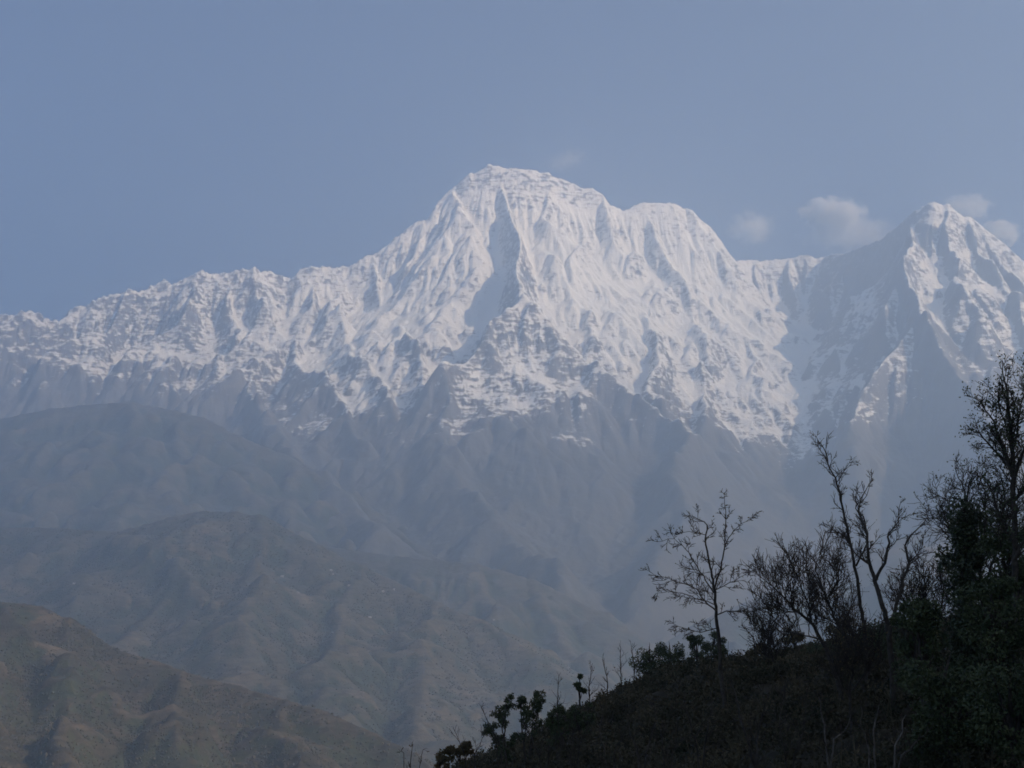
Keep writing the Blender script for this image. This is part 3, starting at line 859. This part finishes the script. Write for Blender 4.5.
# dead trunk wrapped in ivy
T = Tree(31); base = root_at(966, 46)
trunk = [base - np.array([0, 0, .3])] + [np.array(at(x, y, 46)) for x, y in ((967, 700), (966, 620), (964, 560), (964, 512))]
T.limb(trunk, np.linspace(0.24, 0.15, len(trunk)), 0, 0.3, 0)
T.limb([np.array(at(964, 560, 46)), np.array(at(950, 560, 46.2)), np.array(at(941, 552, 46.1))], [0.07, 0.05, 0.03], 0, 0.3, 0)
T.limb([np.array(at(965, 570, 46)), np.array(at(982, 545, 45.8)), np.array(at(986, 520, 45.7))], [0.08, 0.06, 0.03], 0, 0.3, 0)
lb = MB(); cs = []
for y in np.arange(510, 720, 7.0):
    for q in range(3):
        cs.append((np.array(at(965 + T.r.normal(0, 5), y + T.r.normal(0, 4), 46 + T.r.normal(0, .2))), (0.47 if y < 600 else 0.55) * T.r.uniform(.7, 1.1)))
for x, y in ((942, 553), (948, 561), (984, 522), (989, 534), (986, 545), (980, 556), (944, 566)):
    cs.append((np.array(at(x, y, 46)), 0.28))
clump_cloud(lb, T.r, cs, 150, 0.12, 1.0)
finish('ivy_covered_trunk', T, 'dead trunk wrapped in a thick dark column of ivy', 'tree', None, 46, base, lb, M_IVY)

def bush(name, seed, px, py_top, D, rpx, label, cat, group, mat, n=10, leaf=0.14, tall=1.0, sink=0.0, dens=200):
    T = Tree(seed); base = root_at(px, D); top = np.array(at(px, py_top, D))
    r = rpx / F_PX * D
    h = max(top[2] - base[2], 0.8)
    T.limb([base - np.array([0, 0, .2]), base + np.array([T.r.normal(0, .1), T.r.normal(0, .1), h * .5]), base + np.array([0, 0, h * .85])], [0.09, 0.06, 0.03], 4, 0.5, 0)
    cs = []
    for i in range(n):
        a = T.r.rand() * 6.283; q = T.r.rand() ** .5; f = T.r.uniform(max(0.25, 1 - 2.4 * r * tall / h), 0.97)
        wd = r * (1.1 - 0.55 * abs(f - 0.6) * 2)
        cs.append((base + np.array([math.cos(a) * wd * q, math.sin(a) * wd * q, h * f - 0.25 * r]), r * T.r.uniform(0.28, 0.5)))
    for c, rr in cs:
        T.limb([base + np.array([0, 0, h * .35]), (base + np.array([0, 0, h * .45]) + c) / 2, c], [0.035, 0.02, 0.01], 0, 0.2, 0, main=False)
    lb = MB(); clump_cloud(lb, T.r, cs, dens, leaf, 0.85)
    return finish(name, T, label, cat, group, D, base, lb, mat)

RB = 'evergreen bushes along the ridge'
bush('evergreen_bush', 41, 651, 642, 104, 17, 'round evergreen bush at the left end of the dense bushes on the ridge', 'bush', RB, M_LEAF, 20, 0.13)
bush('evergreen_bush', 42, 671, 640, 103, 16, 'evergreen bush between the round one and the narrow upright one', 'bush', RB, M_LEAF, 18, 0.13)
bush('evergreen_bush', 43, 698, 634, 102, 10, 'narrow upright evergreen bush just left of the slender bare tree', 'bush', RB, M_LEAF, 15, 0.13, 1.6)
bush('evergreen_bush', 44, 717, 630, 104, 12, 'tall evergreen bush directly behind the trunk of the slender bare tree', 'bush', RB, M_LEAF, 17, 0.13, 1.6)
bush('scrub_bush', 45, 757, 640, 104, 11, 'low brownish scrub bush on the ridge right of the slender bare tree', 'bush', RB, M_DRYLEAF, 10, 0.16)
bush('scrub_bush', 46, 797, 632, 100, 15, 'pale brown scrub bush under the wide bare tree', 'bush', RB, M_DRYLEAF, 12, 0.16)
bush('scrub_bush', 47, 848, 618, 95, 17, 'tan scrub bush behind the trunk of the leaning bare tree', 'bush', RB, M_DRYLEAF, 14, 0.16)
bush('evergreen_bush', 48, 925, 592, 42, 26, 'broad dark evergreen bush left of the ivy column', 'bush', 'evergreen bushes below the right edge trees', M_LEAF, 26, 0.11, 1.3, dens=220)
bush('evergreen_bush', 49, 1000, 570, 39, 34, 'big dark evergreen bush right of the ivy column', 'bush', 'evergreen bushes below the right edge trees', M_LEAF, 34, 0.11, 1.5, dens=230)
bush('evergreen_bush', 50, 950, 650, 36, 44, 'dark evergreen bush low in front of the ivy column', 'bush', 'evergreen bushes below the right edge trees', M_LEAF, 34, 0.10, 1.2, dens=230)
bush('evergreen_bush', 51, 1012, 660, 33, 40, 'lowest dark evergreen bush in the bottom right corner', 'bush', 'evergreen bushes below the right edge trees', M_LEAF, 34, 0.10, 1.2, dens=230)
bush('evergreen_bush', 53, 1016, 500, 44, 26, 'tall dark evergreen shrub hugging the trunk of the tallest tree', 'bush', 'evergreen bushes below the right edge trees', M_LEAF, 34, 0.11, 2.2, dens=220)
bush('scrub_bush', 54, 780, 652, 88, 20, 'dark scrub bush under the low spreading bare tree', 'bush', RB, M_LEAF, 16, 0.12)
bush('scrub_bush', 55, 822, 640, 80, 18, 'dark scrub bush just left of the leaning tree foot', 'bush', RB, M_LEAF, 16, 0.12)
bush('scrub_bush', 56, 885, 622, 70, 22, 'dark scrub bush behind the foot of the gnarled tree', 'bush', RB, M_LEAF, 18, 0.12)
bush('scrub_bush', 57, 610, 695, 92, 14, 'low dark scrub bush in the open slope below the short saplings', 'bush', RB, M_DRYLEAF, 12, 0.12)

SAP = 'thin saplings on the ridge skyline'
def sapling(seed, px, top, D, label, leafy=0.1):
    T = Tree(seed); base = root_at(px, D); t = np.array(at(px, top, D)); h = max(t[2] - base[2], 0.6)
    P = [base - np.array([0, 0, .2]), base + np.array([T.r.normal(0, .05), 0, h * .5]), base + np.array([T.r.normal(0, .12), 0, h * .95])]
    T.limb(P, [0.05, 0.035, 0.015], 9, min(0.9, h * .35), 1, start=0.3, up=0.7)
    finish('sapling', T, label, 'sapling', SAP, D, base, tips_leaves(T, leafy, 0.14), M_DRYLEAF)
sapling(61, 558, 678, 100, 'thin sapling lowest on the ridge line, leftmost of the saplings')
bush('leafy_sapling', 62, 580, 672, 106, 5, 'tiny leafy green sapling on the ridge between two bare saplings', 'sapling', SAP, M_LEAF, 6, 0.16, 1.4)
sapling(63, 591, 665, 107, 'short bare sapling on the ridge just right of the tiny leafy one')
sapling(64, 607, 659, 107, 'short bare sapling halfway up the open ridge line')
sapling(65, 622, 648, 106, 'taller bare sapling, left one of the close pair by the round bush')
sapling(66, 634, 645, 106, 'taller bare sapling touching the round bush, right one of the close pair')

# shrubs with whorls of leaves at the ends of their stems
WH = 'whorled leafy shrubs at the lower left of the hillside'
def whorl_shrub(seed, D, rootx, tips, label, r=9, leaf=0.105, mat=None):
    T = Tree(seed); base = root_at(rootx, D); lb = MB(); cs = []
    for x, y in tips:
        t = np.array(at(x, y, D + T.r.normal(0, .4)))
        m = base * 0.45 + t * 0.55 + np.array([T.r.normal(0, .12), 0, -0.1])
        T.limb([base - np.array([0, 0, .2]), m, t], [0.05, 0.035, 0.018], 3, 0.45, 0, start=0.5, up=0.4)
        for q in range(4):
            cs.append((m + (t - m) * T.r.uniform(0.0, 0.8) + T.r.normal(0, r * 0.5 / F_PX * D, 3), r * 0.42 / F_PX * D))
        for q in range(8):
            o = T.r.normal(0, r * 0.42 / F_PX * D, 3)
            cs.append((t + o, r * T.r.uniform(0.2, 0.45) / F_PX * D))
            T.limb([t - np.array([0, 0, .35]), t + o * .5, t + o], [0.015, 0.012, 0.008], 0, 0.1, 0, main=False)
    clump_cloud(lb, T.r, cs, 95, leaf, 0.9)
    finish('whorled_shrub', T, label, 'shrub', WH, D, base, lb, mat or M_LEAF)
whorl_shrub(71, 70, 510, [(506, 704), (500, 713), (492, 730), (498, 742)], 'leftmost whorled shrub, three leaf tufts against the hazy valley')
whorl_shrub(72, 72, 528, [(521, 702), (536, 695), (539, 704), (528, 716)], 'whorled shrub with the highest leaf tufts against the hazy valley')
whorl_shrub(73, 69, 558, [(552, 716), (562, 714), (557, 726)], 'whorled shrub just right of the highest tufts')
whorl_shrub(74, 73, 584, [(574, 711), (586, 715), (580, 726)], 'rightmost whorled shrub on the open slope')
whorl_shrub(75, 62, 450, [(440, 757), (450, 750), (460, 753), (468, 748)], 'small pale leaved shrub in the bottom corner of the slope', 7, 0.12, M_DRYLEAF)

SH = 'bare shrubs at the foot of the hillside'
def bare_shrub(seed, D, rootx, stems, label, mat, r0=0.03, kl=0.8, lev=1, kids=7):
    T = Tree(seed); base = root_at(rootx, D)
    for pts in stems:
        P = [base - np.array([0, 0, .2])] + W_(pts, D, T.r)
        T.limb(P, np.linspace(r0, r0 * .35, len(P)), kids, kl, lev, start=0.3, up=0.5)
    finish('bare_shrub', T, label, 'shrub', SH, D, base, tips_leaves(T, 0.06, 0.09), M_DRYLEAF, mat)
bare_shrub(81, 60, 405, [[(404, 765), (400, 752)], [(411, 760), (413, 744)], [(420, 762), (424, 750)]], 'small twiggy shrub at the bottom edge, leftmost on the slope', M_BARK, 0.02, 0.5)
bare_shrub(82, 34, 828, [[(827, 750), (822, 715), (819, 696)], [(832, 752), (845, 730), (852, 712)]], 'pale stemmed shrub with a straight stem under the leaning tree', M_PALEBARK, 0.028, .5)
bare_shrub(83, 33, 872, [[(873, 742), (876, 720), (879, 704)], [(868, 745), (860, 725), (862, 708)]], 'pale shrub with two close upright stems', M_PALEBARK, 0.028, .5)
bare_shrub(84, 32, 890, [[(900, 762), (914, 748), (926, 736)], [(894, 762), (899, 735), (905, 715)]], 'pale shrub with a stem leaning far to the right', M_PALEBARK, 0.028, .5)
bare_shrub(85, 40, 756, [[(752, 760), (741, 720), (735, 690)], [(757, 762), (760, 725), (764, 700)]], 'dark bare shrub right of the slender tree foot', M_BARK, 0.04, 0.9)
bare_shrub(86, 42, 700, [[(698, 760), (690, 725), (686, 700)], [(704, 760), (708, 730), (712, 708)]], 'dark bare shrub left of the slender tree foot', M_BARK, 0.035, 0.8)
bare_shrub(87, 45, 640, [[(640, 765), (632, 738), (628, 720)], [(644, 765), (650, 742), (654, 722)]], 'dark bare shrub on the open slope below the ridge bushes', M_BARK, 0.035, 0.8)
bare_shrub(88, 50, 545, [[(540, 765), (534, 745), (528, 730)], [(548, 765), (552, 748), (560, 735)]], 'dark bare shrub in front of the whorled shrubs', M_BARK, 0.03, 0.8)

for i_, (sd, D_, rx, st, lab) in enumerate([
        (91, 62, 500, [[(497, 750), (491, 728), (484, 712)], [(502, 752), (505, 735), (503, 720)]], 'dark bare shrub at the lower left, under the leftmost whorled shrub'),
        (92, 58, 575, [[(570, 755), (561, 735), (556, 715)], [(578, 755), (584, 735), (592, 718)], [(574, 750), (573, 730), (575, 712)]], 'three stemmed bare shrub low on the slope under the rightmost whorled shrub'),
        (93, 50, 610, [[(606, 760), (600, 735), (603, 712)], [(614, 760), (622, 738), (628, 722)]], 'dark bare shrub right of the three stemmed one'),
        (94, 46, 668, [[(664, 760), (660, 728), (652, 700)], [(672, 760), (678, 732), (676, 708)]], 'tall dark bare shrub below the evergreen ridge bushes'),
        (95, 44, 790, [[(786, 760), (780, 725), (784, 695)], [(794, 760), (803, 730), (806, 700)]], 'dark bare shrub under the wide crowned bare tree'),
        (96, 60, 470, [[(466, 765), (462, 748), (458, 738)], [(474, 765), (478, 748), (484, 735)]], 'small dark bare shrub at the very edge of the slope by the bottom')]):
    bare_shrub(sd, D_, rx, st, lab, M_BARK, 0.026, 0.8, 1, 9)

# undergrowth over the slope: leafy clumps, and thin dead stems standing in them
rs = np.random.RandomState(99); ub = MB(); ut = Tree(98)
n = 11000
yy = 20 + 96 * rs.rand(n) ** 0.8; xx = rs.uniform(-0.10, 0.40, n) * yy
zz = hill_z(xx, yy)
cl = np.stack([xx, yy, zz], 1)[zz > -14]
dens = fbm(cl[:, 0] / 7, cl[:, 1] / 7, 3, 801)
for c, dn in zip(cl, dens):
    g = max(0, dn + 0.45)
    m = int(18 + 46 * g); r = 0.30 + 0.85 * g * rs.rand() ** 1.5
    d = rs.normal(size=(m, 3)); d[:, 2] = np.abs(d[:, 2]) * 1.15
    d /= np.linalg.norm(d, axis=1)[:, None]
    leaf_quads(ub, c + d * (r * rs.uniform(0.4, 1, m))[:, None], 0.10 + 0.0009 * c[1], rs, -0.3)
    if rs.rand() < 0.2:
        h = rs.uniform(0.4, 1.5) * (1.0 if c[1] < 80 else 0.6); e = rs.normal(0, 0.22, 2) * h
        q = np.array([c, c + [e[0] * .4, e[1] * .4, h * .5], c + [e[0], e[1], h]])
        ut.tube(ub, q, [0.018, 0.014, 0.008], 4)
        q2 = q[1]; ut.tube(ub, np.array([q2, q2 + [-e[0], e[1], h * .3]]), [0.011, 0.007], 3)
M_UNDER = mat_simple('undergrowth_leaf', [(0.3, (0.022, 0.027, 0.015)), (0.5, (0.046, 0.042, 0.026)), (0.75, (0.11, 0.088, 0.054))], 0.5, 0.85, 0.2, 5)
u = ub.build('undergrowth', M_UNDER, smooth=False); u['kind'] = 'stuff'
# ------------------------------------------------------------------ clouds beyond the peaks, outside the haze
def cloud(seed, px, py, wpx, hpx, Y, dens, label, tilt=0.0):
    c = at(px, py, Y); m = Y / F_PX
    rx, rz = wpx / 2 * m, hpx / 2 * m; ry = rx * 0.8
    bm = bmesh.new(); bmesh.ops.create_icosphere(bm, subdivisions=3, radius=1.0)
    me = bpy.data.meshes.new('cloud')
    for v in bm.verts: v.co = (v.co.x * rx, v.co.y * ry, v.co.z * rz)
    bm.to_mesh(me); bm.free()
    o = bpy.data.objects.new('cloud', me); COL.objects.link(o)
    o.location = c; o.rotation_euler = (0, tilt, 0)
    t = NT('cloud_vapour')
    tc = t.n('TexCoord'); mp = t.n('Mapping'); t.l(tc.outputs['Object'], mp.inputs[0])
    mp.inputs['Scale'].default_value = (1 / rx, 1 / ry, 1 / rz)
    ln = t.n('VectorMath', operation='LENGTH'); t.l(mp.outputs[0], ln.inputs[0])
    m2 = t.n('Mapping'); t.l(tc.outputs['Object'], m2.inputs[0]); m2.inputs['Location'].default_value = (seed * 7.1, seed * 3.3, seed)
    k = 1.0 / (rz * 0.62); m2.inputs['Scale'].default_value = (k, k, k * 1.1)
    nz = t.noise(1.0, 7, 0.62, m2.outputs[0], 0.5)
    d = t.math('SUBTRACT', t.math('ADD', t.math('MULTIPLY', nz, 2.9), -0.62), ln.outputs['Value'])
    d = t.math('MULTIPLY', t.math('MAXIMUM', d, 0.0), dens * 2.6)
    pv = t.n('VolumePrincipled'); pv.inputs['Color'].default_value = (1, 1, 1, 1); pv.inputs['Anisotropy'].default_value = 0.0
    t.l(d, pv.inputs['Density']); t.l(pv.outputs[0], t.out.inputs['Volume'])
    me.materials.append(t.m)
    tag(o, label, 'cloud', 'small clouds around the peaks')
cloud(1, 832, 214, 78, 36, 16500, 0.02, 'brightest small white cloud above the saddle between the two peaks')
cloud(2, 752, 228, 60, 40, 16500, 0.004, 'faint grey cloud just right of the main peak shoulder')
cloud(3, 966, 208, 66, 30, 15900, 0.008, 'thin cloud rising behind the top of the right peak')
cloud(4, 1000, 233, 44, 36, 15900, 0.02, 'compact white cloud behind the right ridge of the right peak')
cloud(5, 566, 161, 60, 20, 16500, 0.0016, 'barely visible wisp right of the main summit', -0.3)
cloud(6, 850, 234, 120, 34, 16700, 0.0024, 'thin grey veil below the brightest cloud, on the saddle')
# ------------------------------------------------------------------ the air
if HAZE_ON:
    hb = MB()
    x0, x1, y0, y1, z0, z1 = -7000, 7000, -1600, 15100, -800, 5560
    hb.add([(x0, y0, z0), (x1, y0, z0), (x1, y1, z0), (x0, y1, z0), (x0, y0, z1), (x1, y0, z1), (x1, y1, z1), (x0, y1, z1)],
           [(0, 3, 2, 1), (4, 5, 6, 7), (0, 1, 5, 4), (1, 2, 6, 5), (2, 3, 7, 6), (3, 0, 4, 7)])
    t = NT('haze_air')
    pv = t.n('VolumePrincipled')
    pv.inputs['Color'].default_value = (*HAZE_COLOR, 1)
    pv.inputs['Density'].default_value = HAZE_DENSITY
    pv.inputs['Anisotropy'].default_value = HAZE_G
    t.l(pv.outputs[0], t.out.inputs['Volume'])
    hz = hb.build('haze', t.m, smooth=False)
    hz['kind'] = 'stuff'
